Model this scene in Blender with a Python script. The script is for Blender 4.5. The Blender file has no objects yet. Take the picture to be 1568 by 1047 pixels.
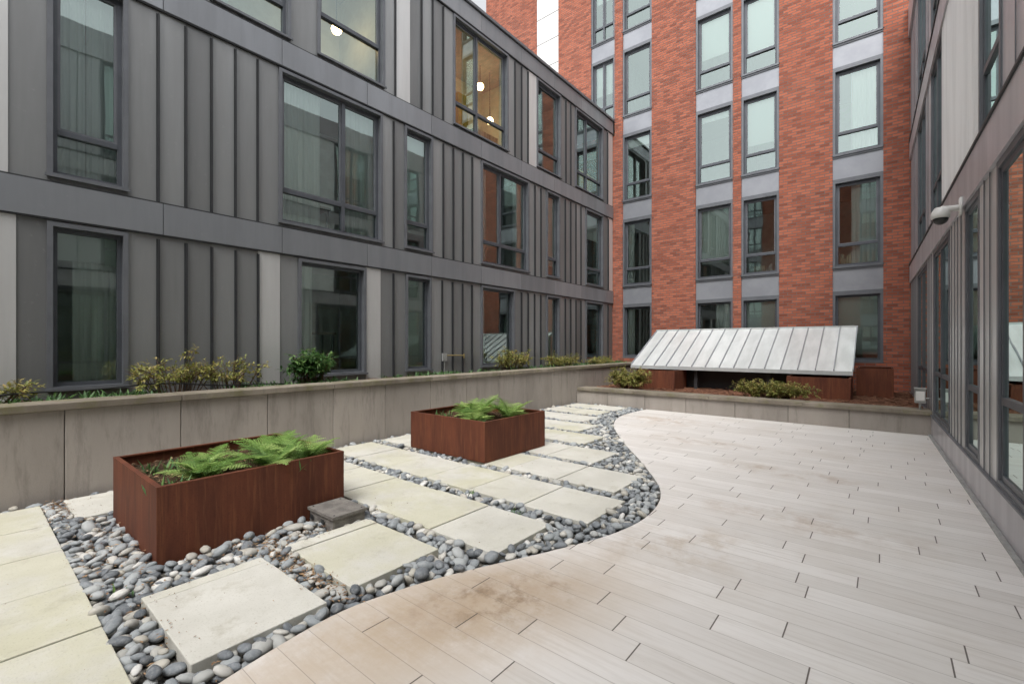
import bpy, math, random
import numpy as np
from mathutils import Vector, Matrix
from mathutils.geometry import tessellate_polygon
random.seed(7); np.random.seed(7)
sc=bpy.context.scene
sc.view_settings.view_transform='Standard'; sc.view_settings.look='None'; sc.view_settings.exposure=0
# ------------------------------------------------------------------ materials
class NT:
    def __init__(s,name):
        s.m=bpy.data.materials.new(name); s.m.use_nodes=True; s.t=s.m.node_tree; s.t.nodes.clear()
        s.out=s.n('ShaderNodeOutputMaterial')
    def n(s,t,**k):
        x=s.t.nodes.new(t)
        for a,b in k.items(): setattr(x,a,b)
        return x
    def l(s,a,b): s.t.links.new(a,b)
    def set(s,sock,v):
        if isinstance(v,bpy.types.NodeSocket): s.l(v,sock)
        elif isinstance(v,(tuple,list)) and len(v)==3 and len(sock.default_value)==4: sock.default_value=(*v,1)
        else: sock.default_value=v
    def math(s,op,a,b=0,c=None,clamp=False):
        x=s.n('ShaderNodeMath',operation=op,use_clamp=clamp); s.set(x.inputs[0],a); s.set(x.inputs[1],b)
        if c is not None: s.set(x.inputs[2],c)
        return x.outputs[0]
    def mix(s,f,a,b,mode='MIX'):
        x=s.n('ShaderNodeMix',data_type='RGBA',blend_type=mode); s.set(x.inputs[0],f); s.set(x.inputs[6],a); s.set(x.inputs[7],b)
        return x.outputs[2]
    def coord(s,scale=(1,1,1),loc=(0,0,0)):
        t=s.n('ShaderNodeTexCoord'); m=s.n('ShaderNodeMapping'); m.inputs['Scale'].default_value=scale; m.inputs['Location'].default_value=loc
        s.l(t.outputs['Object'],m.inputs[0]); return m.outputs[0]
    def noise(s,vec,scale,detail=4,rough=.6):
        x=s.n('ShaderNodeTexNoise'); s.l(vec,x.inputs['Vector']); x.inputs['Scale'].default_value=scale
        x.inputs['Detail'].default_value=detail; x.inputs['Roughness'].default_value=rough; return x.outputs['Fac']
    def ramp(s,v,lo,hi):
        x=s.n('ShaderNodeMapRange'); x.interpolation_type='SMOOTHSTEP'; s.l(v,x.inputs[0]); x.inputs[1].default_value=lo; x.inputs[2].default_value=hi
        return x.outputs[0]
    def bsdf(s,col,rough=.6,metal=0,bumph=None,bs=.3,bd=.01,spec=.5):
        p=s.n('ShaderNodeBsdfPrincipled'); s.set(p.inputs['Base Color'],col); s.set(p.inputs['Roughness'],rough); s.set(p.inputs['Metallic'],metal)
        p.inputs['Specular IOR Level'].default_value=spec
        if bumph is not None:
            b=s.n('ShaderNodeBump'); b.inputs['Strength'].default_value=bs; b.inputs['Distance'].default_value=bd
            s.l(bumph,b.inputs['Height']); s.l(b.outputs[0],p.inputs['Normal'])
        s.l(p.outputs[0],s.out.inputs[0]); return p
    def tint(s):
        a=s.n('ShaderNodeAttribute',attribute_name='tint'); return a.outputs['Fac']
def pmat(name,c1,c2=None,scale=4,rough=.6,metal=0,bump=0,bscale=40,stretch=(1,1,1),tint=0,spec=.5,lo=.35,hi=.65,bd=.01):
    s=NT(name); c2=c2 or tuple(x*.85 for x in c1)
    v=s.coord(stretch); f=s.ramp(s.noise(v,scale),lo,hi); col=s.mix(f,c1,c2)
    if tint:
        g=s.math('MULTIPLY_ADD',s.tint(),tint,1-tint/2)
        cc=s.n('ShaderNodeCombineColor'); [s.l(g,cc.inputs[i]) for i in range(3)]
        col=s.mix(1,col,cc.outputs[0],'MULTIPLY')
    h=s.noise(s.coord(),bscale,5) if bump else None
    s.bsdf(col,rough,metal,h,bump,bd,spec); return s.m
def clad(name,c,var=.4,metal=.45,rg=.36):
    s=NT(name); v=s.coord((1,1,.12)); 
    f=s.ramp(s.noise(v,3),.3,.7); col=s.mix(f,c,tuple(x*.86 for x in c))
    g=s.math('MULTIPLY_ADD',s.tint(),var,1-var/2); cc=s.n('ShaderNodeCombineColor'); [s.l(g,cc.inputs[i]) for i in range(3)]
    col=s.mix(1,col,cc.outputs[0],'MULTIPLY')
    drip=s.ramp(s.noise(s.coord((9,9,.35)),1.6,5,.7),.55,.8)
    col=s.mix(s.math('MULTIPLY',drip,.22),col,tuple(x*.55 for x in c))
    spk=s.ramp(s.noise(s.coord(),9,6,.7),.62,.72)
    col=s.mix(s.math('MULTIPLY',spk,.12),col,(.5,.49,.47))
    r=s.math('MULTIPLY_ADD',f,.12,rg)
    s.bsdf(col,r,metal,s.noise(s.coord(),2.2,2),.2,.012); return s.m
M={}
M['clad']=clad('grey_metal_cladding',(.262,.267,.267),.5)
M['clad_band']=clad('grey_metal_band',(.27,.282,.30),.2)
M['clad_light']=clad('light_metal_cladding',(.62,.62,.61),.2)
M['clad_lilac']=clad('lilac_grey_cladding',(.56,.545,.57),.2,.25,.28)
M['clad_white']=clad('white_ribbed_cladding',(.86,.86,.85),.1,.0)
M['seam']=pmat('dark_seam',(.035,.037,.04),rough=.5,metal=.2)
M['frame']=pmat('window_frame_metal',(.095,.102,.117),(.08,.087,.098),rough=.4,metal=.3)
M['frame2']=pmat('window_surround_metal',(.15,.158,.172),(.13,.137,.15),rough=.45,metal=.3)
M['panelb']=pmat('spandrel_panel',(.31,.32,.345),(.27,.28,.305),rough=.4,metal=.4,scale=2)
M['white']=pmat('white_cladding',(.72,.72,.70),(.66,.66,.64),rough=.5)
M['room']=pmat('room_wall',(.66,.68,.63),(.56,.57,.52),rough=.9)
M['roomfloor']=pmat('room_floor',(.26,.20,.14),rough=.7)
M['yellow']=pmat('yellow_room_wall',(.85,.52,.03),rough=.8)
M['core']=pmat('roof_membrane',(.4,.4,.4),rough=.9)
def blindm():
    s=NT('window_blind'); col=s.mix(s.tint(),(.76,.77,.74),(.88,.88,.85))
    p=s.bsdf(col,.85)
    t=s.n('ShaderNodeBsdfTranslucent'); s.l(col,t.inputs[0]); m=s.n('ShaderNodeMixShader'); m.inputs[0].default_value=.2
    s.l(p.outputs[0],m.inputs[1]); s.l(t.outputs[0],m.inputs[2]); s.l(m.outputs[0],s.out.inputs[0]); return s.m
M['blind']=blindm()
def glassm():
    s=NT('window_glass')
    fr=s.n('ShaderNodeFresnel'); fr.inputs[0].default_value=1.5
    b=s.n('ShaderNodeBump'); b.inputs['Strength'].default_value=.05; b.inputs['Distance'].default_value=.02
    s.l(s.noise(s.coord(),1.6,1),b.inputs['Height'])
    g=s.n('ShaderNodeBsdfGlossy'); g.inputs['Roughness'].default_value=.01; g.inputs['Color'].default_value=(.82,.96,.92,1); s.l(b.outputs[0],g.inputs['Normal'])
    t=s.n('ShaderNodeBsdfTransparent'); t.inputs[0].default_value=(.84,.94,.91,1)
    f=s.math('MULTIPLY_ADD',fr.outputs[0],1.1,.22,clamp=True)
    m=s.n('ShaderNodeMixShader'); s.l(f,m.inputs[0]); s.l(t.outputs[0],m.inputs[1]); s.l(g.outputs[0],m.inputs[2]); s.l(m.outputs[0],s.out.inputs[0]); return s.m
M['glass']=glassm()
def emit(name,c,k):
    s=NT(name); e=s.n('ShaderNodeEmission'); e.inputs[0].default_value=(*c,1); e.inputs[1].default_value=k; s.l(e.outputs[0],s.out.inputs[0]); return s.m
M['lamp']=emit('lit_lamp_glass',(1,.66,.30),22)
def brickm():
    s=NT('red_brick'); t=s.n('ShaderNodeTexCoord'); sp=s.n('ShaderNodeSeparateXYZ'); s.l(t.outputs['Object'],sp.inputs[0])
    cb=s.n('ShaderNodeCombineXYZ'); s.l(s.math('ADD',sp.outputs[0],sp.outputs[1]),cb.inputs[0]); s.l(sp.outputs[2],cb.inputs[1])
    b=s.n('ShaderNodeTexBrick'); s.l(cb.outputs[0],b.inputs['Vector']); b.inputs['Scale'].default_value=1
    b.inputs['Brick Width'].default_value=.215; b.inputs['Row Height'].default_value=.0742; b.inputs['Mortar Size'].default_value=.009
    b.inputs['Mortar Smooth'].default_value=.1; b.inputs['Bias'].default_value=-.2
    b.inputs['Color1'].default_value=(.46,.145,.083,1); b.inputs['Color2'].default_value=(.17,.052,.034,1); b.inputs['Mortar'].default_value=(.17,.14,.125,1)
    n1=s.ramp(s.noise(s.coord(),1.1,5),.3,.75); col=s.mix(s.math('MULTIPLY',n1,.28),b.outputs['Color'],(.26,.075,.045))
    n2=s.ramp(s.noise(s.coord((.9,.9,13)),1.1,4,.7),.57,.68); col=s.mix(s.math('MULTIPLY',n2,.25),col,(.11,.05,.038))
    n4=s.ramp(s.noise(s.coord((4.5,4.5,13)),2.2,3,.7),.56,.72); col=s.mix(s.math('MULTIPLY',n4,.25),col,(.50,.22,.14))
    n3=s.noise(s.coord(),60,3)
    h=s.math('ADD',s.math('MULTIPLY',b.outputs['Fac'],-1),s.math('ADD',s.math('MULTIPLY',n3,.4),s.math('MULTIPLY',n4,.4)))
    s.bsdf(col,.9,0,h,.9,.012,.2); return s.m
M['brick']=brickm()
def deckm():
    s=NT('wood_look_deck_planks'); t=s.n('ShaderNodeTexCoord'); sp=s.n('ShaderNodeSeparateXYZ'); s.l(t.outputs['Object'],sp.inputs[0])
    X,Y=sp.outputs[0],sp.outputs[1]; W=.168; Ln=1.02
    yr=s.math('DIVIDE',Y,W); row=s.math('FLOOR',yr); fy=s.math('FRACT',yr)
    wn=s.n('ShaderNodeTexWhiteNoise',noise_dimensions='1D'); s.l(s.math('ADD',row,31.3),wn.inputs['W'])
    xo=s.math('ADD',s.math('DIVIDE',X,Ln),s.math('ADD',s.math('MULTIPLY',wn.outputs[0],.5),s.math('MULTIPLY',row,.37))); cell=s.math('FLOOR',xo); fx=s.math('FRACT',xo)
    cv=s.n('ShaderNodeCombineXYZ'); s.l(row,cv.inputs[0]); s.l(cell,cv.inputs[1])
    w2=s.n('ShaderNodeTexWhiteNoise',noise_dimensions='2D'); s.l(cv.outputs[0],w2.inputs['Vector'])
    rnd=w2.outputs['Value']
    gv=s.n('ShaderNodeCombineXYZ'); s.l(s.math('ADD',s.math('MULTIPLY',X,2.2),s.math('MULTIPLY',rnd,40)),gv.inputs[0]); s.l(s.math('MULTIPLY',Y,38),gv.inputs[1]); s.l(s.math('MULTIPLY',rnd,9),gv.inputs[2])
    gr=s.noise(gv.outputs[0],1.0,5,.65)
    col=s.mix(rnd,(.605,.578,.55),(.685,.66,.635))
    col=s.mix(s.math('MULTIPLY',s.ramp(gr,.42,.72),.42),col,(.47,.435,.40))
    dirt=s.ramp(s.noise(s.coord(),.9,6,.65),.42,.75); col=s.mix(s.math('MULTIPLY',dirt,.36),col,(.47,.41,.345))
    spots=s.ramp(s.noise(s.coord(),7,7,.75),.60,.76); col=s.mix(s.math('MULTIPLY',spots,.3),col,(.36,.30,.23))
    def stain(cx,cy,rx,ry,ang,amt,c,sc_=3.5,lo=.42,hi=.68):
        nonlocal col
        ca,sa=math.cos(ang),math.sin(ang)
        dx=s.math('SUBTRACT',X,cx); dy=s.math('SUBTRACT',Y,cy)
        a=s.math('DIVIDE',s.math('ADD',s.math('MULTIPLY',dx,ca),s.math('MULTIPLY',dy,sa)),rx)
        b=s.math('DIVIDE',s.math('SUBTRACT',s.math('MULTIPLY',dy,ca),s.math('MULTIPLY',dx,sa)),ry)
        r=s.math('SQRT',s.math('ADD',s.math('MULTIPLY',a,a),s.math('MULTIPLY',b,b)))
        k=s.math('SUBTRACT',1,s.ramp(r,.15,1.0)); nn=s.ramp(s.noise(s.coord(),sc_,7,.75),lo,hi)
        col=s.mix(s.math('MULTIPLY',s.math('MULTIPLY',k,nn),amt),col,c)
    stain(-1.95,1.6,2.0,.85,math.radians(66),.75,(.43,.33,.225),1.6,.22,.58)
    stain(-1.80,2.0,1.0,.55,math.radians(62),.6,(.34,.24,.15),2.2,.25,.6)
    stain(-1.78,2.05,.75,.38,math.radians(62),.75,(.20,.135,.08),5.5,.46,.66)
    stain(-1.2,3.4,1.0,.6,.8,.55,(.38,.29,.20),3.5)
    stain(-3.4,8.9,1.3,.7,0,.75,(.36,.25,.16),2.5)
    stain(-2.2,7.3,1.5,.35,0,.7,(.36,.27,.2),3)
    stain(-.9,6.2,1.2,.35,0,.7,(.38,.29,.22),3)
    stain(-.6,4.6,1.4,.5,0,.55,(.40,.31,.24),3)
    ex=s.math('MINIMUM',fx,s.math('SUBTRACT',1,fx)); ey=s.math('MINIMUM',fy,s.math('SUBTRACT',1,fy))
    mx=s.math('LESS_THAN',ex,.0036/Ln); my=s.math('LESS_THAN',ey,.0018/W)
    col=s.mix(s.math('MULTIPLY',my,.6),col,(.20,.17,.145)); col=s.mix(s.math('MULTIPLY',mx,.92),col,(.07,.055,.045))
    j=s.math('MAXIMUM',mx,my); h=s.math('SUBTRACT',s.math('MULTIPLY',gr,.3),j)
    s.bsdf(col,s.math('MULTIPLY_ADD',gr,.25,.45),0,h,.35,.004,.35); return s.m
M['deck']=deckm()
def paverm():
    s=NT('limestone_paver'); tn=s.tint()
    col=s.mix(s.ramp(s.noise(s.coord(),2.2,6),.3,.7),(.575,.56,.51),(.49,.475,.425))
    alg=s.math('MULTIPLY',s.ramp(s.noise(s.coord(),1.4,6,.65),.36,.6),s.ramp(tn,.25,1)); col=s.mix(s.math('MULTIPLY',alg,.55),col,(.44,.42,.25))
    col=s.mix(s.math('MULTIPLY',s.ramp(s.noise(s.coord(),85,3),.55,.7),.35),col,(.28,.26,.21))
    col=s.mix(s.math('MULTIPLY',s.ramp(s.noise(s.coord(),4,7,.78),.52,.70),.45),col,(.34,.31,.24))
    s.bsdf(col,.85,0,s.noise(s.coord(),120,3),.3,.003,.2); return s.m
M['paver']=paverm()
def concm(name,c,c2,mossy=0):
    s=NT(name); tn=s.tint()
    col=s.mix(s.ramp(s.noise(s.coord((1,1,.35)),2.0,6),.3,.7),c,c2)
    g=s.math('MULTIPLY_ADD',tn,.24,.88); cc=s.n('ShaderNodeCombineColor'); [s.l(g,cc.inputs[i]) for i in range(3)]
    col=s.mix(1,col,cc.outputs[0],'MULTIPLY')
    col=s.mix(s.math('MULTIPLY',s.ramp(s.noise(s.coord((3,3,.5)),2.5,6,.75),.48,.70),.55),col,tuple(x*.5 for x in c))
    sp=s.noise(s.coord(),140,3); col=s.mix(s.math('MULTIPLY',s.ramp(sp,.55,.7),.3),col,tuple(x*.55 for x in c))
    if mossy: col=s.mix(s.math('MULTIPLY',s.ramp(s.noise(s.coord(),5,6,.7),.45,.7),mossy),col,(.15,.145,.06))
    s.bsdf(col,.9,0,s.noise(s.coord(),70,4),.35,.006,.2); return s.m
M['conc']=concm('cast_stone_panel',(.355,.32,.285),(.30,.27,.24))
M['cap']=concm('cast_stone_cap',(.28,.245,.20),(.17,.145,.115),.6)
M['joint']=pmat('wall_joint_backing',(.10,.09,.075),rough=.95)  # dark backing seen in the gaps between wall panels
def cortenm():
    s=NT('corten_steel'); 
    col=s.mix(s.ramp(s.noise(s.coord((1,1,.25)),5,6,.65),.3,.7),(.155,.048,.023),(.09,.028,.015))
    col=s.mix(s.math('MULTIPLY',s.ramp(s.noise(s.coord((14,14,.7)),3,4),.5,.75),.5),col,(.24,.09,.04))
    col=s.mix(s.math('MULTIPLY',s.ramp(s.noise(s.coord((22,22,.5)),3,4),.55,.75),.45),col,(.05,.02,.013))
    col=s.mix(s.math('MULTIPLY',s.ramp(s.noise(s.coord(),90,3),.55,.7),.35),col,(.05,.018,.012))
    s.bsdf(col,.72,.1,s.noise(s.coord(),150,3),.2,.003,.35); return s.m
M['corten']=cortenm()
M['soil']=pmat('dark_soil',(.12,.075,.045),(.045,.03,.02),scale=18,rough=1,bump=1,bscale=45,bd=.05,spec=.1)
M['mulch']=pmat('red_mulch',(.27,.13,.08),(.12,.06,.04),scale=22,rough=1,bump=1,bscale=40,bd=.05,tint=.8,spec=.1)
M['gravel']=pmat('fine_gravel_bed',(.20,.185,.16),(.08,.075,.07),scale=60,rough=1,bump=1,bscale=90,bd=.02,spec=.1)
M['asph']=pmat('ground_material',(.16,.15,.14),(.12,.115,.11),rough=1)
def pebm():
    s=NT('river_pebble'); tn=s.tint()
    r=s.n('ShaderNodeValToRGB'); s.l(tn,r.inputs[0]); e=r.color_ramp.elements
    e[0].position=0; e[0].color=(.09,.10,.11,1); e[1].position=1; e[1].color=(.62,.61,.58,1)
    for p,c in((.2,(.16,.175,.19)),(.45,(.25,.27,.28)),(.7,(.36,.375,.375)),(.88,(.40,.37,.31))):
        q=e.new(p); q.color=(*c,1)
    col=s.mix(s.math('MULTIPLY',s.ramp(s.noise(s.coord(),45,5,.7),.4,.7),.35),r.outputs[0],(.42,.42,.41))
    s.bsdf(col,.65,0,s.noise(s.coord(),160,3),.15,.002,.35); return s.m
M['peb']=pebm()
def leafm(name,a,b,c,tr=.35):
    s=NT(name); tn=s.tint(); r=s.n('ShaderNodeValToRGB'); s.l(tn,r.inputs[0]); e=r.color_ramp.elements
    e[0].color=(*a,1); e[1].color=(*c,1); q=e.new(.5); q.color=(*b,1)
    p=s.n('ShaderNodeBsdfPrincipled'); s.l(r.outputs[0],p.inputs[0]); p.inputs['Roughness'].default_value=.5
    t=s.n('ShaderNodeBsdfTranslucent'); s.l(r.outputs[0],t.inputs[0]); m=s.n('ShaderNodeMixShader'); m.inputs[0].default_value=tr
    s.l(p.outputs[0],m.inputs[1]); s.l(t.outputs[0],m.inputs[2]); s.l(m.outputs[0],s.out.inputs[0]); return s.m
M['nand']=leafm('yellow_green_leaf',(.10,.14,.03),(.33,.34,.09),(.46,.32,.13))
M['green']=leafm('green_leaf',(.04,.10,.03),(.09,.20,.06),(.20,.32,.09))
M['fern']=leafm('fern_leaf',(.09,.18,.035),(.22,.37,.08),(.42,.54,.18))
M['stem']=pmat('shrub_stem',(.14,.085,.05),rough=.9)
M['litter']=pmat('dry_leaf_litter',(.34,.22,.12),(.16,.09,.05),rough=.9,tint=.6)
M['canopy']=pmat('galvanised_roof',(.60,.615,.61),(.50,.515,.51),scale=1.5,rough=.42,metal=.25,tint=.12,stretch=(2,.4,1))
M['black']=pmat('black_plastic',(.02,.02,.02),rough=.3)
M['dark']=pmat('dark_steel_and_shade',(.035,.035,.037),rough=.6)
M['plast']=pmat('white_plastic',(.75,.74,.71),rough=.4)
M['galv']=pmat('galvanised_box',(.42,.43,.42),(.33,.34,.33),rough=.45,metal=.4,scale=12)
M['vault']=pmat('weathered_concrete_box',(.20,.185,.165),(.12,.11,.10),rough=.9,scale=9,bump=.5,bscale=80)
M['brass']=pmat('brass_pipe',(.5,.4,.18),rough=.4,metal=.7)
M['book']=pmat('book_spines',(.75,.70,.55),(.35,.28,.2),scale=14,rough=.8,stretch=(3,1,.1))
# ------------------------------------------------------------------ builder
class B:
    def __init__(s,O=(0,0),A=(1,0),N=(0,1)):
        s.O,s.A,s.N=O,A,N; s.v=[];s.f=[];s.m=[];s.t=[];s.mats=[]
    def mi(s,k):
        if k not in s.mats: s.mats.append(k)
        return s.mats.index(k)
    def P(s,a,n,z): return (s.O[0]+s.A[0]*a+s.N[0]*n, s.O[1]+s.A[1]*a+s.N[1]*n, z)
    def box(s,a0,a1,n0,n1,z0,z1,k,t=None):
        t=random.random() if t is None else t
        b=len(s.v); s.v+=[s.P(a,n,z) for z in(z0,z1) for n in(n0,n1) for a in(a0,a1)]
        s.f+=[tuple(b+i for i in q) for q in((0,2,3,1),(4,5,7,6),(0,1,5,4),(1,3,7,5),(3,2,6,7),(2,0,4,6))]
        s.m+=[s.mi(k)]*6; s.t+=[t]*6
    def poly(s,pts,k,t=.5):
        b=len(s.v); s.v+=[s.P(*p) for p in pts]; s.f.append(tuple(range(b,b+len(pts)))); s.m.append(s.mi(k)); s.t.append(t)
    def add(s,vs,fs,k,t=.5):
        b=len(s.v); s.v+=[s.P(*p) for p in vs]
        for q in fs: s.f.append(tuple(b+i for i in q)); s.m.append(s.mi(k)); s.t.append(t)
    def tube(s,pts,r,k,seg=6,t=.5,closed=True):
        pts=[Vector(p) for p in pts]; vs=[];fs=[]; n=len(pts)
        for i,p in enumerate(pts):
            d=(pts[min(i+1,n-1)]-pts[max(i-1,0)]).normalized(); u=d.orthogonal().normalized() if abs(d.z)>.9 else d.cross(Vector((0,0,1))).normalized(); w=d.cross(u)
            rr=r[i] if isinstance(r,(list,tuple)) else r
            for j in range(seg):
                an=2*math.pi*j/seg; vs.append(tuple(p+u*math.cos(an)*rr+w*math.sin(an)*rr))
        for i in range(n-1):
            for j in range(seg): fs.append((i*seg+j,i*seg+(j+1)%seg,(i+1)*seg+(j+1)%seg,(i+1)*seg+j))
        fs.append(tuple(range(seg))[::-1]); fs.append(tuple((n-1)*seg+j for j in range(seg)))
        s.add(vs,fs,k,t)
    def ball(s,c,r,k,seg=14,rings=9,zs=1):
        vs=[];fs=[]
        for i in range(rings+1):
            th=math.pi*i/rings
            for j in range(seg):
                ph=2*math.pi*j/seg; vs.append((c[0]+r*math.sin(th)*math.cos(ph),c[1]+r*math.sin(th)*math.sin(ph),c[2]+zs*r*math.cos(th)))
        for i in range(rings):
            for j in range(seg): fs.append((i*seg+j,i*seg+(j+1)%seg,(i+1)*seg+(j+1)%seg,(i+1)*seg+j))
        s.add(vs,fs,k)
    def make(s,name,parent=None,bevel=0,smooth=False):
        me=bpy.data.meshes.new(name); me.from_pydata(s.v,[],s.f); 
        for k in s.mats: me.materials.append(M[k])
        me.polygons.foreach_set('material_index',s.m)
        at=me.attributes.new('tint','FLOAT','FACE'); at.data.foreach_set('value',s.t)
        if smooth: me.polygons.foreach_set('use_smooth',[True]*len(s.f))
        me.update(); o=bpy.data.objects.new(name,me); sc.collection.objects.link(o)
        if bevel:
            m=o.modifiers.new('bevel','BEVEL'); m.width=bevel; m.segments=2; m.limit_method='ANGLE'
        if parent: o.parent=parent
        return o
def empty(name):
    e=bpy.data.objects.new(name,None); sc.collection.objects.link(e); return e
# ------------------------------------------------------------------ window
def window(F,G,C,a0,a1,z0,z1,n0=0,mull=(),trans=.5,blind=0,fw=.045,curtain=None,sur=.05,deep=1.0):
    if sur:
        for (x0,x1,y0,y1) in((a0,a0+sur,z0,z1),(a1-sur,a1,z0,z1),(a0+sur,a1-sur,z1-sur,z1),(a0+sur,a1-sur,z0,z0+sur)):
            F.box(x0,x1,n0-.15,n0+.035*deep,y0,y1,'frame2')
        F.box(a0-.02,a1+.02,n0+.0351*deep+.0001,n0+.06*deep,z0-.002,z0+.03,'frame2')
        a0+=sur;a1-=sur;z0+=sur;z1-=sur
    nf0,nf1=n0-.055*deep-.075,n0-.055*deep
    xs=[a0]+[a0+(a1-a0)*m for m in mull]+[a1]
    F.box(a0,a0+fw,nf0,nf1,z0,z1,'frame'); F.box(a1-fw,a1,nf0,nf1,z0,z1,'frame')
    F.box(a0+fw,a1-fw,nf0,nf1,z0,z0+fw,'frame'); F.box(a0+fw,a1-fw,nf0,nf1,z1-fw,z1,'frame')
    for m in xs[1:-1]: F.box(m-.03,m+.03,nf0,nf1+.012,z0+fw,z1-fw,'frame')
    gn=n0-.095*deep if deep==1 else nf1-.012
    if trans: 
        for i in range(len(xs)-1):
            F.box(xs[i]+(fw if i==0 else .03),xs[i+1]-(fw if i==len(xs)-2 else .03),nf0+.002,nf1+.008,z0+trans,z0+trans+.06,'frame')
            if deep==1:
                l=xs[i]+(fw if i==0 else .03); r=xs[i+1]-(fw if i==len(xs)-2 else .03)
                for (p,q,u,v) in((l,l+.028,z0+trans+.06,z1-fw),(r-.028,r,z0+trans+.06,z1-fw),(l+.028,r-.028,z1-fw-.028,z1-fw),(l+.028,r-.028,z0+trans+.06,z0+trans+.088)):
                    F.box(p,q,nf0+.012,nf1-.018,u,v,'frame2')
    G.poly([(a0+.01,gn,z0+.01),(a1-.01,gn,z0+.01),(a1-.01,gn,z1-.01),(a0+.01,gn,z1-.01)],'glass')
    if blind:
        zb=z1-(z1-z0)*blind; C.poly([(a0+.03,n0-.17,zb),(a1-.03,n0-.17,zb),(a1-.03,n0-.17,z1),(a0+.03,n0-.17,z1)],'blind',random.random())
        C.box(a0+.03,a1-.03,n0-.182,n0-.16,zb-.025,zb,'blind',.3)
    if curtain:
        for (f0,f1) in curtain:
            c0=a0+(a1-a0)*f0; c1=a0+(a1-a0)*f1; k=max(8,int((c1-c0)/.018)); vs=[];fs=[]; ph=random.random()*6
            for i in range(k+1):
                a=c0+(c1-c0)*i/k; w=.02*math.sin(a*48+ph)+.010*math.sin(a*113+ph)
                vs+=[(a,n0-.205+w,z0+.02),(a,n0-.205+w*.6,z1)]
                if i<k: fs.append((2*i,2*i+2,2*i+3,2*i+1))
            C.add(vs,fs,'blind',.9)
# ------------------------------------------------------------------ LEFT metal building
LB=dict(O=(-7.5,0),A=(0,1),N=(1,0))
e=empty('metal_clad_building'); W=B(**LB);F=B(**LB);G=B(**LB);C=B(**LB);R=B(**LB)
Y0,Y1=-6.0,14.78
floors=[(.3,2.95),(3.4,5.95),(6.4,8.95)]
wins={0:[(-5,-3.4,'d'),(-2.2,-1.0,'s'),(.66,1.39,'s1'),(3.57,4.84,'s'),(5.75,6.42,'w'),(7.97,9.25,'s'),(10.7,11.38,'w'),(12.9,14.08,'s')],
 1:[(-4.6,-2.7,'d'),(-1.6,-.95,'w'),(.66,1.39,'v1'),(3.26,5.2,'D'),(5.72,6.46,'w'),(7.97,9.86,'d'),(10.7,11.38,'w'),(12.9,14.08,'s')],
 2:[(-4.6,-2.7,'d'),(-.6,.6,'s'),(2.3,3.45,'s'),(3.9,5.25,'L'),(7.06,8.98,'U'),(10.22,11.44,'o'),(12.27,14.08,'y')]}
lights={0:[(2.955,3.28),(4.86,5.16),(-.2,.42)],1:[(-.3,.36),(14.45,14.78)],2:[(5.5,5.86),(9.82,10.20),(14.4,14.78)]}
for k,(z0,z1) in enumerate(floors):
    edges=[]; cur=Y0
    ws=wins[k]
    for (a,b,_) in ws: edges.append((cur,a)); cur=b
    edges.append((cur,Y1))
    for (a,b) in edges:
        lg=[l for l in lights[k] if l[0]>=a-.02 and l[1]<=b+.02]
        pts=sorted(set([a,b]+[x for l in lg for x in l if a+.02<x<b-.02]))
        for p,q in zip(pts[:-1],pts[1:]):
            isl=any(l[0]-.03<=p and q<=l[1]+.03 for l in lg)
            n=1 if isl else max(1,round((q-p)/.32))
            xs=[p+(q-p)*i/n for i in range(n+1)]
            for u,v in zip(xs[:-1],xs[1:]):
                W.box(u,v,-.12,random.uniform(-.004,.004) if not isl else .012,z0,z1,'clad_light' if isl else 'clad')
                if v<b-.02 and not isl: W.box(v-.007,v+.007,.0075,.042,z0,z1-.05,'seam'); W.box(v-.020,v+.020,.0055,.0072,z0,z1-.04,'seam')
    for (a,b,ty) in ws:
        zb=(.96 if k==0 else z0+.05); zt=z1-.02
        W.box(a,b,-.12,.0,z0,zb,'clad'); W.box(a,b,-.12,.0,zt,z1,'clad')
        kw=dict(mull=(),trans=.48,blind=0,curtain=None)
        if k==0: kw['trans']=0
        if ty=='s1': kw['blind']=.18; kw['curtain']=((.3,1),)
        if ty=='v1': kw['curtain']=((0,.48),(.50,1))
        if ty=='w': kw['blind']=1.0 if k==0 else .85
        if ty=='d': kw['mull']=(.4,); kw['curtain']=((0,.2),(.8,1))
        if ty=='D': kw['mull']=(.6,); kw['curtain']=((.04,.40),(.62,.99))
        if ty=='L': kw['mull']=(); kw['trans']=.7
        if ty in('U','o','y'): kw['mull']=(.42,) if ty!='o' else ()
        if ty=='s': 
            if k==1: kw['blind']=.35
            else: kw['curtain']=((.0,.25),)
        window(F,G,C,a,b,zb,zt,**kw)
for z in (2.95,5.95,8.95):
    a=Y0
    while a<Y1-.01:
        b=min(a+1.55,Y1); W.box(a+.004,b-.004,-.12,.045,z+.02,z+.43,'clad_band'); a=b
    W.box(Y0,Y1,-.115,.038,z,z+.0198,'seam'); W.box(Y0,Y1,-.115,.038,z+.4302,z+.45,'seam')
W.box(Y0,Y1,-.2,.09,9.4,9.47,'frame2')
W.box(Y0,Y1,-.12,-.02,-.05,.3,'clad')
R.box(Y0,Y1,-2.0,-1.8,-.05,9.38,'room'); R.box(Y0,Y1,-9,-2.01,9.1,9.38,'core')
for z in(0.80,3.0,6.0): R.box(Y0,Y1,-1.8,-.13,z,z+.14 if z<1 else z+.4,'roomfloor')
R.box(Y0,Y1,-1.8,-.13,9.0,9.38,'core')
for a in(-2.4,2.0,5.35,6.9,9.95,12.0): R.box(a,a+.1,-1.8,-.14,1.0,8.98,'room')
R.box(7.85,8.2,-.8,-.65,6.4,7.75,'yellow'); R.box(13.3,14.5,-.6,-.45,6.4,7.4,'yellow'); R.box(4.3,5.1,-1.2,-.7,6.4,6.95,'roomfloor'); R.box(8.6,9.5,-1.1,-.8,6.4,7.2,'book')
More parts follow.
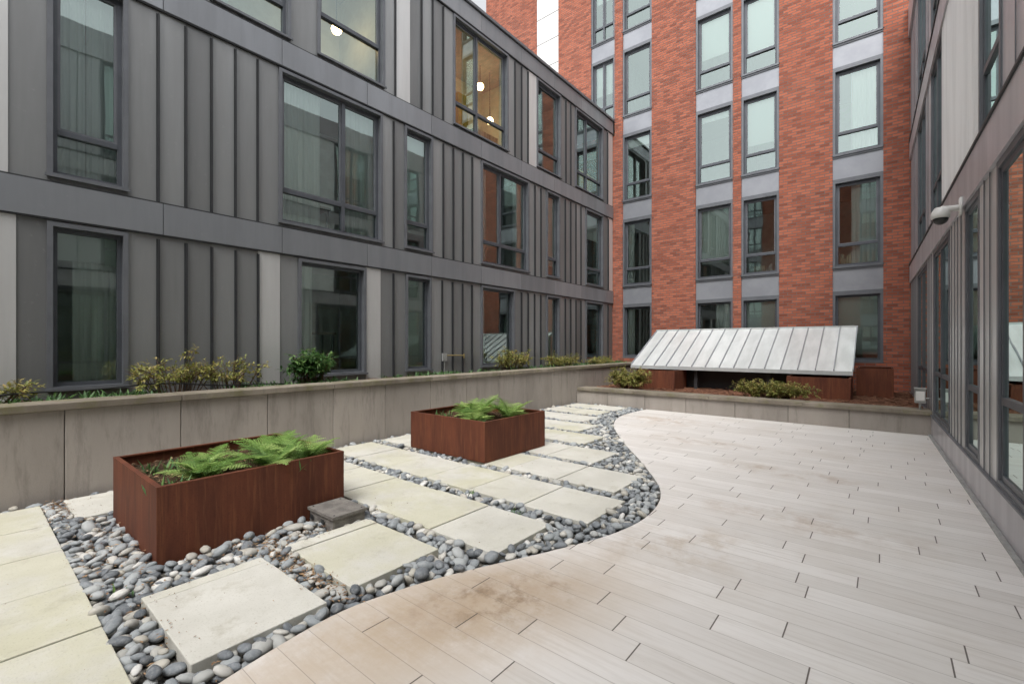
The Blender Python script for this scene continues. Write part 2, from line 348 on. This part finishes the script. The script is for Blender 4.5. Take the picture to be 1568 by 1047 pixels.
def table(b,a,n,z): 
    b.box(a,a+.9,n,n+.5,z+.70,z+.74,'roomfloor')
    for (p,q) in((.03,.03),(.83,.03),(.03,.43),(.83,.43)): b.box(a+p,a+p+.04,n+q,n+q+.04,z,z+.7,'dark')
table(R,3.75,-1.2,1.0); table(R,8.1,-1.2,1.0); table(R,3.7,-1.3,3.4); table(R,8.2,-1.3,3.4); R.box(3.5,4.1,-1.79,-1.75,4.2,5.3,'white'); R.box(4.3,4.7,-1.79,-1.76,1.0,2.7,'white'); R.box(8.5,9.3,-1.79,-1.75,4.3,5.1,'dark')
W.make('wall_panels',e,.003); F.make('window_frames',e); G.make('window_glass',e); C.make('curtains',e); R.make('interior_and_roof',e)
Lm=B(**LB)
for p in((4.77,-.9,7.74),(8.9,-.9,8.42),(9.29,-.9,7.65)):
    Lm.ball(p,.10,'lamp'); Lm.tube([(p[0],p[1],p[2]+.09),(p[0],p[1],p[2]+.25),(p[0],p[1],8.99)],.01,'black')
Lm.make('pendant_lamps',e)
# ------------------------------------------------------------------ BRICK building
BB=dict(O=(0,14.8),A=(1,0),N=(0,-1)); e=empty('brick_building'); W=B(**BB);F=B(**BB);G=B(**BB);C=B(**BB);R=B(**BB)
H=19.0
cols=[(-8.37,-7.42,2),(-7.12,-6.06,0),(-4.63,-3.54,0),(-3.31,-2.325,0),(-1.08,-.03,0)]
cur=-13.6
for i,(a,b,k0) in enumerate(cols):
    if i==0:
        W.box(cur,-10.84,-.3,0,0,H,'brick'); W.box(-9.8,a,-.3,0,0,H,'brick')
        W.box(-10.84,-9.8,-.3,-.02,0,H,'white')
        for z in np.arange(9.5,H,1.0): W.box(-10.84,-9.8,-.02,-.016,z,z+.02,'seam')
    else: W.box(cur,a,-.3,0,0,H,'brick')
    cur=b
W.box(cur,.75,-.3,0,0,H,'brick')
bl={(1,0):.0,(1,1):.0,(1,2):.15,(1,3):0,(2,0):.0,(2,1):.78,(2,2):.1,(2,3):.55,(3,0):1,(3,1):0,(3,2):.6,(3,3):.75,(4,0):.9,(4,1):.0,(4,2):.0,(4,3):.2,(0,3):.5}
for i,(a,b,k0) in enumerate(cols):
    W.box(a,b,-.3,0,0,1.05 if k0==0 else 8.9,'brick')
    for k in range(0,6):
        zt=2.87+2.97*k; zb=1.05 if k==0 else zt-2.31
        if i==0 and k<3: continue
        W.box(a,b,-.3,-.05,zt,min(zt+.66,H),'panelb'); 
        W.box(a,b,-.05,-.03,zt,zt+.05,'frame2'); W.box(a,b,-.05,-.025,zt+.61,zt+.66,'frame2')
        cu=None
        if (i,k) in((1,0),(1,1),(4,2),(2,0),(4,1)): cu={1:((0,.3),),4:((.35,1),),3:((.0,.55),),2:((.5,1),)}[i]
        window(F,G,C,a,b,zb,zt,n0=-.06,mull=(.5,) if i==0 else (),trans=0 if k==0 else .52,blind=bl.get((i,k),random.choice((0,.3,.6,.9))),sur=.06,fw=.055,curtain=cu)
for j in range(14): 
    x=-.95+j*.052; R.box(x,x+.045,-.42,-.3,3.68,3.68+random.uniform(.15,.28),'book')
R.box(-3.05,-2.75,-.5,-.38,3.65,3.85,'book'); R.tube([(-2.6,-.45,3.65),(-2.6,-.45,3.8),(-2.6,-.45,3.9)],[.06,.07,.03],'plast')
R.box(-13.6,.75,-2.6,-2.4,0,H,'room'); R.box(-13.6,-13.45,-6,-.3,0,H,'brick')
for k in range(0,6): 
    z=2.9+2.97*k; R.box(-13.4,.75,-2.4,-.31,z,z+.3,'roomfloor')
R.box(-13.6,.75,-6,-.31,H-.3,H-.02,'core')
for a in(-8.9,-7.3,-5.3,-3.43,-1.7,.4): R.box(a,a+.08,-2.4,-.31,0,H-.3,'room')
W.box(-13.65,.75,-.35,.08,H,H+.25,'panelb')
W.make('walls',e); F.make('window_frames',e); G.make('window_glass',e); C.make('curtains',e); R.make('interior_and_roof',e)
# brick building closing the far (camera) end of the courtyard, seen in reflections
XB=dict(O=(0,-15),A=(1,0),N=(0,1)); e=empty('brick_building'); W=B(**XB);F=B(**XB);G=B(**XB);C=B(**XB)
cur=-16
for a in np.arange(-15,9.5,2.7):
    b=a+1.25; W.box(cur,a,-.3,0,-.1,15,'brick'); W.box(a,b,-.3,0,-.1,.9,'brick'); cur=b
    for k in range(5):
        zb=.9+2.97*k; window(F,G,C,a,b,zb,zb+2.1,n0=-.06,mull=(.5,),trans=.5,blind=random.choice((0,.4,.8))); W.box(a,b,-.3,-.05,zb+2.1,min(zb+2.97,15),'panelb')
W.box(cur,11,-.3,0,-.1,15,'brick'); W.box(-16,11,-2.6,-2.4,-.1,15,'dark'); W.box(-16.05,11.05,-3,.1,15.001,15.2,'panelb')
W.make('walls',e); F.make('window_frames',e); G.make('window_glass',e); C.make('blinds',e)
# ------------------------------------------------------------------ RIGHT building
ang=math.atan(-.0246); A=(math.sin(ang),math.cos(ang)); N=(-math.cos(ang),math.sin(ang))
RB=dict(O=(.8544,0),A=A,N=N); e=empty('glazed_metal_building'); W=B(**RB);F=B(**RB);G=B(**RB);C=B(**RB);R=B(**RB)
E=14.78
def panels(a,b,z0,z1,k,w=.3):
    n=max(1,round((b-a)/w))
    for i in range(n):
        u=a+(b-a)*i/n; v=a+(b-a)*(i+1)/n; W.box(u,v,-.12,random.uniform(-.003,.003),z0,z1,k)
        if i: W.box(u-.006,u+.006,.004,.012,z0,z1,'frame2')
def ribs(a,b,z0,z1):
    n=int((b-a)/.075)
    W.box(a,b,-.12,-.005,z0,z1,'clad_white',.9)
    for i in range(n):
        u=a+(b-a)*(i+.5)/n; W.box(u-.02,u+.02,-.005,.010,z0,z1,'clad_white',.95)
gw=[(-5.5,-4,0),(-3.2,-1.2,1),(-.6,1.2,1),(1.5,3.5,1),(3.85,5.45,1),(6.2,7.0,0),(8.2,10.0,1),(10.9,12.9,1)]
cur=-6
for (a,b,d) in gw:
    panels(cur,a,.34,3.0,'clad_light',.24); 
    window(F,G,C,a,b,.34,3.0,mull=(.5,) if d else (),trans=.62,sur=.06,fw=.05,blind=0,deep=.2); cur=b
panels(cur,E,.34,3.0,'clad_light',.24)
W.box(-6,E,-.12,.012,-.05,.335,'clad_lilac'); W.box(-6,E,-.12,.03,.3352,.355,'frame2')
W.box(-6,E,.0122,.05,-.05,.02,'galv')
for k in range(2):
    z=3.0+k*3.0
    W.box(-6,E,-.12,.03,z+.001,z+.42,'clad_lilac',.2); W.box(-6,E,-.12,.045,z+.421,z+.45,'seam')
    z0,z1=z+.45,z+3.0
    uw=[(-5,-3.5),(-2.5,-1.0),(.2,1.5),(2.4,3.9),(5.3,6.2),(8.9,10.3),(11.2,12.8)]; cur=-6
    for (a,b) in uw:
        if abs(cur-6.2)<.01: ribs(cur,a,z0,z1)
        else: panels(cur,a,z0,z1,'clad_lilac',.42)
        window(F,G,C,a,b,z0+.02,z1,mull=(.5,) if b-a>1.2 else (),trans=.5,blind=random.choice((0,.4,.8)),deep=.3); W.box(a,b,-.12,0,z0,z0+.019,'frame2'); cur=b
    panels(cur,E,z0,z1,'clad_lilac',.42)
W.box(-6,E,-.2,.05,9.001,9.75,'clad_lilac')
R.box(-6,E,-2.6,-2.4,-.05,9.6,'room'); R.box(-6,E,-6,-.2,9.6,9.74,'core')
for z in(-.04,3.0,6.0): R.box(-6,E,-2.4,-.14,z,z+.33,'roomfloor')
for a in(-3.6,1.3,5.9,7.6,10.5,13): R.box(a,a+.08,-2.4,-.15,.3,9.5,'room')
W.make('wall_panels',e,.003); F.make('window_frames',e); G.make('window_glass',e); C.make('blinds',e); R.make('interior_and_roof',e)
S=B(**RB); ca=7.0; z=2.99
S.box(ca-.07,ca+.07,.031,.05,z-.06,z+.12,'plast',.5)
S.tube([(ca,.05,z+.02),(ca,.14,z+.02),(ca,.20,z+.03)],.035,'plast',10)
S.tube([(ca,.20,z+.045),(ca,.20,z-.0),(ca,.20,z-.03),(ca,.20,z-.075)],[.05,.078,.082,.08],'plast',18)
S.ball((ca,.20,z-.078),.068,'black',16,10)
S.make('security_camera',None,smooth=True)
# ------------------------------------------------------------------ ground, deck, pebble bed
ctrl=[(-1.0,-2.4),(-1.45,-1.4),(-1.85,-.5),(-2.14,.2),(-2.30,.8),(-2.37,1.32),(-2.31,1.69),(-2.17,2.11),(-1.87,2.78),(-1.66,3.37),(-1.62,3.95),(-1.80,4.62),(-2.36,5.49),(-3.15,6.57),(-3.93,7.8),(-4.33,8.99),(-4.30,10.2),(-4.2,11)]
cp=[]
for i in range(1,len(ctrl)-2):
    p0,p1,p2,p3=[np.array(ctrl[j]) for j in(i-1,i,i+1,i+2)]
    for q in range(12):
        t=q/12; cp.append(.5*((2*p1)+(-p0+p2)*t+(2*p0-5*p1+4*p2-p3)*t*t+(-p0+3*p1-3*p2+p3)*t**3))
cp.append(np.array(ctrl[-2])); cp=np.array(cp)
fX=lambda y: float(np.interp(y,cp[:,1],cp[:,0]))
g=B(); g.box(-150,150,-150,150,-.3,-.12,'asph'); g.make('ground')
D=B(); cz=[(float(x),float(y)) for x,y in cp]; cz=[p for p in cz if p[1]<=10.2]
poly=[(-1.2,-6)]+cz+[(.603,10.2),(1.0,-6)]
tri=tessellate_polygon([[Vector((x,y,0)) for x,y in poly]])
D.add([(x,y,0) for x,y in poly],[tuple(t) for t in tri],'deck')
for i in range(len(poly)-1):
    (x0,y0),(x1,y1)=poly[i],poly[i+1]; D.poly([(x0,y0,-.08),(x1,y1,-.08),(x1,y1,0),(x0,y0,0)],'deck')
o=D.make('deck')
g=B(); g.box(-7.5,1.0,-15,-6.001,-.1,0,'conc'); g.make('courtyard_paving')
pav=[]
def slab(x0,x1,y0,y1,t=None): pav.append((x0,x1,y0,y1,random.random() if t is None else t))
slab(-3.29,-2.5,.69,1.36,.3); slab(-3.40,-3.30,.69,1.36,.5)
slab(-3.30,-2.53,1.54,2.24,.75); slab(-3.44,-3.31,1.54,2.24,.7)
for y in(.65,1.54): slab(-6.1,-5.36,y,y+.7)
rows=[(2.43,-2.15),(3.34,-1.92),(4.22,-2.12),(5.07,-2.85),(5.95,-3.50),(6.83,-4.10),(7.7,-4.55),(8.58,-4.75),(9.42,-4.72)]
for (y,x) in rows:
    tt=random.random()
    while x>-5.9:
        x0=max(x-.70,-6.12); slab(x0+.006,x,y,y+.71 if y<9 else y+.68,min(1,max(0,tt*.4+.55*random.random()+(.3 if y<3.5 and x<-2.5 else 0)))); x=x0-.004
for r,yy in enumerate((-.21,-.93,-1.65)):
    x=-6.05
    while x<-2.6: slab(x,x+.70,yy,yy+.70,.55+.4*random.random()); x+=.71
Pv=B()
for (x0,x1,y0,y1,t) in pav: Pv.box(x0,x1,y0,y1,-.07,.012+random.uniform(-.004,.004),'paver',t)
Pv.make('stone_pavers',None,.005)
gb=B(); pts=[(-6.2,-6,-.055),(-1.1,-6,-.055)]+[(x+.01,y,-.055) for x,y in cz]+[(-6.2,10.2,-.055)]
tri=tessellate_polygon([[Vector(p) for p in pts]]); gb.add(pts,[tuple(t) for t in tri],'gravel'); gb.make('gravel_bed')
boxes=[(-5.23,-3.87,.87,2.27),(-5.35,-3.88,4.2,5.5)]
def ico(sub):
    import bmesh
    bm=bmesh.new(); bmesh.ops.create_icosphere(bm,subdivisions=sub,radius=1); v=np.array([x.co[:] for x in bm.verts]); f=np.array([[q.index for q in p.verts] for p in bm.faces]); bm.free(); return v,f
iv,ifc=ico(2)
def scatter(n,rlo,rhi,sep,ymax=10.15):
    grid={};res=[]
    for _ in range(n):
        y=random.uniform(-2.2,ymax); x=random.uniform(-6.15,-1.5); r=random.uniform(rlo,rhi)*(1 if random.random()>.12 else 1.3)
        if x>fX(y)-.02-r*.5: continue
        bad=False
        for (x0,x1,y0,y1,t) in pav:
            if x0-r*.38<x<x1+r*.38 and y0-r*.38<y<y1+r*.38: bad=True;break
        if bad: continue
        for (x0,x1,y0,y1) in boxes:
            if x0-.02<x<x1+.02 and y0-.02<y<y1+.02: bad=True;break
        if bad: continue
        gx,gy=int(x//.12),int(y//.12)
        for i in(-1,0,1):
            for j in(-1,0,1):
                for (px,py,pr) in grid.get((gx+i,gy+j),()):
                    if (px-x)**2+(py-y)**2<(sep*(pr+r))**2: bad=True;break
                if bad:break
            if bad:break
        if bad: continue
        grid.setdefault((gx,gy),[]).append((x,y,r)); res.append((x,y,r))
    return res
st=[(x,y,r,-.045) for x,y,r in scatter(110000,.027,.049,.84)]+[(x,y,r,-.014) for x,y,r in scatter(30000,.022,.042,1.12)]
n=len(st); nv=len(iv); V=np.zeros((n,nv,3))
for i,(x,y,r,z) in enumerate(st):
    s=np.array([r*random.uniform(1.05,1.6),r*random.uniform(.8,1.0),r*random.uniform(.5,.75)])
    d=iv*(1+.10*np.sin(iv@np.random.randn(3)*2.2+random.random()*6))[:,None]*s
    a,b,c=random.random()*6.28,random.gauss(0,.28),random.gauss(0,.28)
    Rm=np.array((Matrix.Rotation(a,3,'Z')@Matrix.Rotation(b,3,'X')@Matrix.Rotation(c,3,'Y')))
    V[i]=d@Rm.T+np.array([x,y,z+s[2]*.75])
Fc=(ifc[None]+(np.arange(n)*nv)[:,None,None]).reshape(-1,3)
me=bpy.data.meshes.new('river_pebbles'); me.from_pydata(V.reshape(-1,3).tolist(),[],Fc.tolist()); me.materials.append(M['peb'])
at=me.attributes.new('tint','FLOAT','FACE'); at.data.foreach_set('value',np.repeat(np.random.rand(n),len(ifc)).astype(np.float32))
me.polygons.foreach_set('use_smooth',[True]*len(me.polygons)); o=bpy.data.objects.new('river_pebbles',me); sc.collection.objects.link(o)
# ------------------------------------------------------------------ walls
Wt=B()
js=[-6,-5.1,-4.2,-3.3,-2.4,-1.5,-.25,.67,1.62,2.56,3.47,4.36,5.3,6.2,7.15,8.1,9.1,10.2,11.2,12.2,13.3,14.75]
for p,q in zip(js[:-1],js[1:]): Wt.box(-6.5,-6.2,p+.003,q-.003,-.08,.865,'conc')
Wt.box(-6.49,-6.215,-6,14.7,-.07,.864,'joint')
js2=js[::2]+[14.76]
for p,q in zip(js2[:-1],js2[1:]): 
    if q-p>.1: Wt.box(-6.54,-6.155,p+.002,q-.002,.866,.94,'cap')
Wt.make('tall_planter_wall',None,.008)
Wl=B(); xs=[-6.19,-5.3,-4.35,-3.4,-2.4,-1.45,-.5,.6]
for p,q in zip(xs[:-1],xs[1:]): Wl.box(p+.003,q-.003,10.2,10.5,-.08,.335,'conc')
Wl.box(-6.15,.59,10.215,10.49,-.07,.334,'joint')
xs=[-6.15,-4.6,-2.9,-1.2,.6]
for p,q in zip(xs[:-1],xs[1:]): Wl.box(p+.002,q-.002,10.15,10.6,.336,.41,'cap')
Wl.make('low_planter_wall',None,.008)
s_=B()
def bumpy(b,x0,x1,y0,y1,z,amp,nx,ny,k):
    vs=[(x0+(x1-x0)*i/nx,y0+(y1-y0)*j/ny,z+random.uniform(-amp,amp)) for j in range(ny+1) for i in range(nx+1)]
    fs=[(j*(nx+1)+i,j*(nx+1)+i+1,(j+1)*(nx+1)+i+1,(j+1)*(nx+1)+i) for j in range(ny) for i in range(nx)]; b.add(vs,fs,k)
bumpy(s_,-7.5,-6.5,-6,14.75,.86,.02,8,160,'soil'); s_.make('planter_soil',None,smooth=True)
s_=B(); bumpy(s_,-6.2,.62,10.55,14.8,.34,.02,80,50,'mulch')
for _ in range(2600):
    x=random.uniform(-6.1,.5);y=random.uniform(10.6,14.5);w=random.uniform(.01,.03);l=random.uniform(.02,.06);an=random.random()*3.14;c,s2=math.cos(an),math.sin(an);z=.355+random.random()*.02;t=random.uniform(-.015,.015)
    s_.poly([(x-l*c+w*s2,y-l*s2-w*c,z),(x+l*c+w*s2,y+l*s2-w*c,z+t),(x+l*c-w*s2,y+l*s2+w*c,z+t+.004),(x-l*c-w*s2,y-l*s2+w*c,z+.004)],'mulch',random.random())
s_.make('mulch_bed')
# ------------------------------------------------------------------ corten planters
def planter(x0,x1,y0,y1,z0,z1,lip=.035,soil=.10):
    b=B(); th=.012
    for (a,bb,c,d) in((x0,x1,y0,y0+th),(x0,x1,y1-th,y1),(x0,x0+th,y0+th,y1-th),(x1-th,x1,y0+th,y1-th)): b.box(a,bb,c,d,z0,z1-.012,'corten')
    for (a,bb,c,d) in((x0-.001,x1+.001,y0-.001,y0+lip),(x0-.001,x1+.001,y1-lip,y1+.001),(x0-.001,x0+lip,y0+lip,y1-lip),(x1-lip,x1+.001,y0+lip,y1-lip)): b.box(a,bb,c,d,z1-.0118,z1,'corten')
    bumpy(b,x0+th,x1-th,y0+th,y1-th,z1-soil,.018,22,22,'soil')
    for _ in range(320):
        x=random.uniform(x0+.04,x1-.04);y=random.uniform(y0+.04,y1-.04);l=random.uniform(.008,.03);an=random.random()*6.28;z=z1-soil+.02
        b.poly([(x+l*math.cos(an),y+l*math.sin(an),z),(x-l*.4*math.sin(an),y+l*.4*math.cos(an),z+.008),(x-l*math.cos(an),y-l*math.sin(an),z),(x+l*.4*math.sin(an),y-l*.4*math.cos(an),z+.006)],'litter',random.random())
    return b.make('corten_planter_box')
planter(-5.23,-3.87,.87,2.27,-.04,.52); planter(-5.35,-3.88,4.2,5.5,.017,.53)
planter(-5.15,-4.15,11.6,12.5,.33,.84); planter(-1.7,-.55,11.75,12.6,.33,.80); planter(-.5,.15,12.9,13.9,.33,.98)
# ------------------------------------------------------------------ foliage
def rv(): 
    v=Vector((random.gauss(0,1),random.gauss(0,1),random.gauss(0,1))); return v.normalized()
def leaf(b,p,d,up,l,w,k,t):
    s=d.cross(up); 
    if s.length<1e-3: s=d.orthogonal()
    s.normalize(); nrm=s.cross(d).normalized(); m=p+d*l*.5-nrm*l*.06; tip=p+d*l-nrm*l*.18
    b.add([tuple(p),tuple(m+s*w*.5+nrm*w*.12),tuple(tip),tuple(m-s*w*.5+nrm*w*.12),tuple(m)],[(0,4,1),(4,2,1),(0,3,4),(4,3,2)],k,t)
def shrub(name,cx,cy,z,rx,ry,h,n,k,ls=.045,dens=1.0,flat=.3):
    b=B()
    for i in range(n):
        an=random.random()*6.28; rr=math.sqrt(random.random())
        base=Vector((cx+rx*.3*rr*math.cos(an),cy+ry*.45*rr*math.sin(an),z))
        end=Vector((cx+rx*rr*math.cos(an),cy+ry*rr*math.sin(an),z+h*random.uniform(.35,1)*(1-flat*rr)))
        mid=(base+end)/2+Vector((0,0,h*.12))+rv()*.03
        b.tube([base,mid,end],[.006,.004,.002],'stem',4)
        for j in range(int(7*dens)):
            t=random.uniform(.35,1.0); p=base.lerp(mid,t*2) if t<.5 else mid.lerp(end,t*2-1)
            td=(rv()+Vector((0,0,.15))); td.z*=.55; td.normalize(); tl=random.uniform(.05,.13); q=p+td*tl
            b.tube([p,q],[.002,.0015],'stem',3)
            tc=random.random()
            for m in range(7):
                pp=p.lerp(q,.35+.65*m/6); ld=(td*.7+rv()*.9).normalized(); ld.z*=.5
                leaf(b,pp,ld.normalized(),Vector((0,0,1)),ls*random.uniform(.7,1.3),ls*.42,k,min(1,max(0,random.gauss(.25+.5*tc,.15))))
    return b.make(name)
shrub('nandina_shrub',-6.88,1.75,.86,.36,.55,.78,34,'nand',.055,flat=.5); shrub('nandina_shrub',-6.88,2.35,.86,.3,.5,.58,20,'nand',.055)
shrub('nandina_shrub',-6.85,.12,.86,.25,.42,.46,24,'nand',.055)
shrub('nandina_shrub',-6.85,-1.2,.86,.3,.6,.5,26,'nand',.055)
shrub('nandina_shrub',-6.9,8.4,.86,.3,.75,.66,40,'nand',.065)
shrub('nandina_shrub',-6.9,10.6,.86,.3,.9,.46,40,'nand',.065)
shrub('nandina_shrub',-5.1,10.95,.36,.66,.38,.68,100,'nand',.065); shrub('nandina_shrub',-1.85,10.95,.36,.85,.38,.46,110,'nand',.065)
shrub('green_shrub',-6.9,3.5,.86,.3,.42,.66,40,'green',.09,1.0)
shrub('green_shrub',-6.8,12.6,.86,.3,.9,.35,30,'nand',.06)
gc=B()
for _ in range(2300):
    y=random.uniform(-3,14.5); x=random.uniform(-7.2,-6.5); 
    if math.sin(y*2.3)+math.sin(y*5.1+1)+random.gauss(0,.6)<-.1: continue
    p=Vector((x,y,.87+random.random()*.02)); 
    for m in range(3):
        d=rv(); d.z=abs(d.z)+.35; d.normalize(); leaf(gc,p,d,Vector((0,0,1)),random.uniform(.04,.15),.024,'green',random.random()*.7)
gc.make('groundcover_plants')
def frond(b,p,az,ln,lift,k='fern'):
    pts=[];d=Vector((math.cos(az),math.sin(az),lift)).normalized(); q=Vector(p); N_=18
    for i in range(N_+1):
        pts.append(q.copy()); q=q+d*ln/N_; d.z-=.06; d.normalize()
    b.tube(pts,[.003*(1-i/(N_+2)) for i in range(N_+1)],'green',4,.6)
    tc=random.uniform(.15,.9)
    for i in range(3,N_+1):
        f=i/N_; d=(pts[i]-pts[i-1]).normalized(); s=d.cross(Vector((0,0,1))).normalized(); l=ln*.36*math.sin(math.pi*min(1,.16+f*.84))**.9+.006
        for sg in(-1,1):
            pp=pts[i-1]; ld=(s*sg+d*.35+Vector((0,0,random.uniform(-.2,.1)))).normalized(); ll=l*random.uniform(.85,1.1); tt=min(1,max(0,tc+random.gauss(0,.12)))
            nq=max(2,int(ll/.016)); w0=.016
            for j in range(nq):
                g0=j/nq; base=pp+ld*ll*g0; w1=w0*(1-g0*.7)+.003
                for sg2 in(-1,1):
                    dd=(d*sg2+ld*.6).normalized(); leaf(b,base,dd,Vector((0,0,1)),w1*1.3,w1*.95,k,tt)
def fern(cx,cy,z,n,ln):
    b=B()
    for i in range(n):
        frond(b,(cx+random.uniform(-.03,.03),cy+random.uniform(-.03,.03),z),6.28*i/n+random.uniform(-.3,.3),ln*random.uniform(.65,1.1),random.uniform(.6,1.9))
    b.make('fern_plant')
fern(-4.5,1.95,.42,11,.46); fern(-4.15,1.75,.42,11,.44); fern(-4.25,1.25,.42,11,.38); fern(-4.15,2.05,.42,9,.44); fern(-4.65,1.4,.42,8,.28)
fern(-4.6,4.8,.43,11,.54); fern(-4.2,5.05,.43,10,.52); fern(-4.85,4.9,.43,9,.46); fern(-4.35,4.5,.43,9,.38)
w=B()
for (cx,cy) in((-4.1,1.05),(-4.75,1.1),(-4.0,1.9),(-5.0,2.1),(-4.6,1.5),(-4.1,4.45),(-5.1,4.6)):
    for _ in range(50):
        d=rv(); d.z=abs(d.z)+.7; d.normalize(); p=Vector((cx+random.gauss(0,.07),cy+random.gauss(0,.07),.42)); leaf(w,p,d,Vector((0,0,1)),random.uniform(.04,.14),.014,'green',random.random())
for (cx,cy) in((-2.55,3.2),(-3.55,.62),(-3.2,3.3),(-6.15,3.9),(-6.15,2.0)):
    for _ in range(14):
        d=rv(); d.z=abs(d.z)+.3; d.normalize(); p=Vector((cx+random.gauss(0,.03),cy+random.gauss(0,.03),-.02)); leaf(w,p,d,Vector((0,0,1)),random.uniform(.03,.09),.014,'green',random.random())
w.make('weed_tufts')
lt=B()
for _ in range(2200):
    c=random.choice(((-5.9,.58,.3,.05),(-3.6,1.75,.12,.35),(-3.0,1.46,.4,.05),(-4.2,.7,.8,.1),(-3.9,6,2,4)))
    x=random.gauss(c[0],c[2]);y=random.gauss(c[1],c[3])
    if x>fX(y)-.03 or x<-6.15: continue
    l=random.uniform(.006,.02);an=random.random()*6.28;z=random.uniform(-.02,.02)
    if any(p[0]<x<p[1] and p[2]<y<p[3] for p in pav): z=.02; l*=.5
    lt.poly([(x+l*math.cos(an),y+l*math.sin(an),z),(x-l*.4*math.sin(an),y+l*.4*math.cos(an),z+.004),(x-l*math.cos(an),y-l*math.sin(an),z),(x+l*.4*math.sin(an),y-l*.4*math.cos(an),z+.003)],'litter',random.random())
lt.make('leaf_litter')
# ------------------------------------------------------------------ canopy roof
e=empty('sloped_metal_canopy'); c=B(); xa,xb,ya,yb,za,zb=-5.6,-.53,12.2,14.1,.93,1.93
nn=15
for i in range(nn):
    u=xa+(xb-xa)*i/nn; v=xa+(xb-xa)*(i+1)/nn; t=random.random()
    c.add([(u,ya,za),(v,ya,za),(v,yb,zb),(u,yb,zb),(u,ya,za-.04),(v,ya,za-.04),(v,yb,zb-.04),(u,yb,zb-.04)],[(0,1,2,3),(7,6,5,4),(0,4,5,1),(3,2,6,7),(1,5,6,2),(0,3,7,4)],'canopy',t)
for i in range(nn+1):
    u=xa+(xb-xa)*i/nn; w_=.010
    c.add([(u-w_,ya-.005,za+.001),(u+w_,ya-.005,za+.001),(u+w_,yb,zb+.001),(u-w_,yb,zb+.001),(u-w_,ya-.005,za+.04),(u+w_,ya-.005,za+.04),(u+w_,yb,zb+.04),(u-w_,yb,zb+.04)],[(0,1,5,4),(1,2,6,5),(2,3,7,6),(3,0,4,7),(4,5,6,7)],'panelb',.0)
c.box(xa-.02,xb+.02,yb+.001,yb+.05,zb-.12,zb+.05,'canopy'); c.box(xa,xb,ya-.02,ya-.006,za-.09,za-.001,'canopy',.2)
c.make('standing_seam_roof',e)
c=B(); c.box(xa+.1,xb-.1,yb-.1,yb,.34,zb-.13,'dark'); 
for x in(xa+.1,-3.9,-2.2,xb-.2): c.box(x,x+.08,ya+.15,ya+.23,.34,za-.0,'dark'); c.box(x,x+.08,yb-.25,yb-.17,.34,zb-.15,'dark')
c.box(xa+.15,xb-.15,ya+.5,ya+.56,.34,1.05,'dark')  # dark sheet, its colour standing in for the shade of the opening below
c.make('supports_and_shade_sheet',e)
# ------------------------------------------------------------------ small things
u=B(); u.box(-3.83,-3.45,1.93,2.22,-.05,.085,'vault',.3); u.box(-3.845,-3.435,1.915,2.235,.0855,.11,'vault',.8)
u.box(-3.80,-3.75,1.9148,1.917,.02,.06,'black'); u.box(-3.62,-3.57,1.9148,1.917,.02,.06,'black')
for (x,y) in((-3.81,1.95),(-3.47,1.95),(-3.81,2.2),(-3.47,2.2)): u.tube([(x,y,.11),(x,y,.114)],.008,'dark',8)
u.make('utility_vault_box',None,.004)
u=B(**LB); u.box(6.72,6.84,.0,.05,1.15,1.32,'galv'); u.tube([(6.84,.06,1.27),(7.1,.06,1.27),(7.35,.06,1.26)],.014,'brass',8); u.tube([(7.35,.06,1.30),(7.35,.06,1.2)],.016,'brass',8); u.tube([(6.78,.03,1.15),(6.78,.03,.86)],.012,'galv',8); u.make('hose_bib')
u=B(); u.tube([(-6.72,y,.97+.06*math.sin(y*1.3)+.015*math.sin(y*5)) for y in np.arange(-3,3.1,.15)],.009,'black',6); u.make('irrigation_hose',None,smooth=True)
u=B(); dx=.06; u.box(.33+dx,.47+dx,10.28,10.40,.52,.76,'galv'); u.box(.345+dx,.455+dx,10.262,10.2795,.56,.72,'plast'); u.tube([(.40+dx,10.34,.41),(.40+dx,10.34,.52)],.018,'galv',8); u.tube([(.47+dx,10.34,.6),(.58,10.34,.6)],.018,'galv',8); u.box(.32+dx,.48+dx,10.25,10.42,.761,.775,'galv'); u.make('outdoor_outlet_box',None,.003)
# ------------------------------------------------------------------ world, sun, camera
w=bpy.data.worlds.new('World'); sc.world=w; w.use_nodes=True; nt=w.node_tree; bg=nt.nodes['Background']
sk=nt.nodes.new('ShaderNodeTexSky'); sk.sky_type='NISHITA'; sk.sun_disc=False; sk.sun_elevation=math.radians(58); sk.sun_rotation=math.radians(160)
sk.dust_density=4; sk.air_density=1.0; sk.ozone_density=1
hs=nt.nodes.new('ShaderNodeHueSaturation'); hs.inputs['Saturation'].default_value=.12; hs.inputs['Value'].default_value=2.2
nt.links.new(sk.outputs[0],hs.inputs['Color']); nt.links.new(hs.outputs[0],bg.inputs[0]); bg.inputs[1].default_value=.15
sd=bpy.data.lights.new('sun','SUN'); sd.energy=1.5; sd.angle=math.radians(25); sd.color=(1,.98,.95)
so=bpy.data.objects.new('sun',sd); sc.collection.objects.link(so)
az=math.radians(160); el=math.radians(58); dv=Vector((math.sin(az)*math.cos(el),math.cos(az)*math.cos(el),math.sin(el)))
so.rotation_euler=dv.to_track_quat('Z','Y').to_euler()
cd=bpy.data.cameras.new('camera'); co=bpy.data.objects.new('camera',cd); sc.collection.objects.link(co); sc.camera=co
cd.lens=16; cd.sensor_width=36; cd.shift_y=.0029; cd.clip_end=600; cd.clip_start=.05
co.location=(0,0,1.5); co.rotation_euler=(math.radians(90),0,math.radians(39.33))
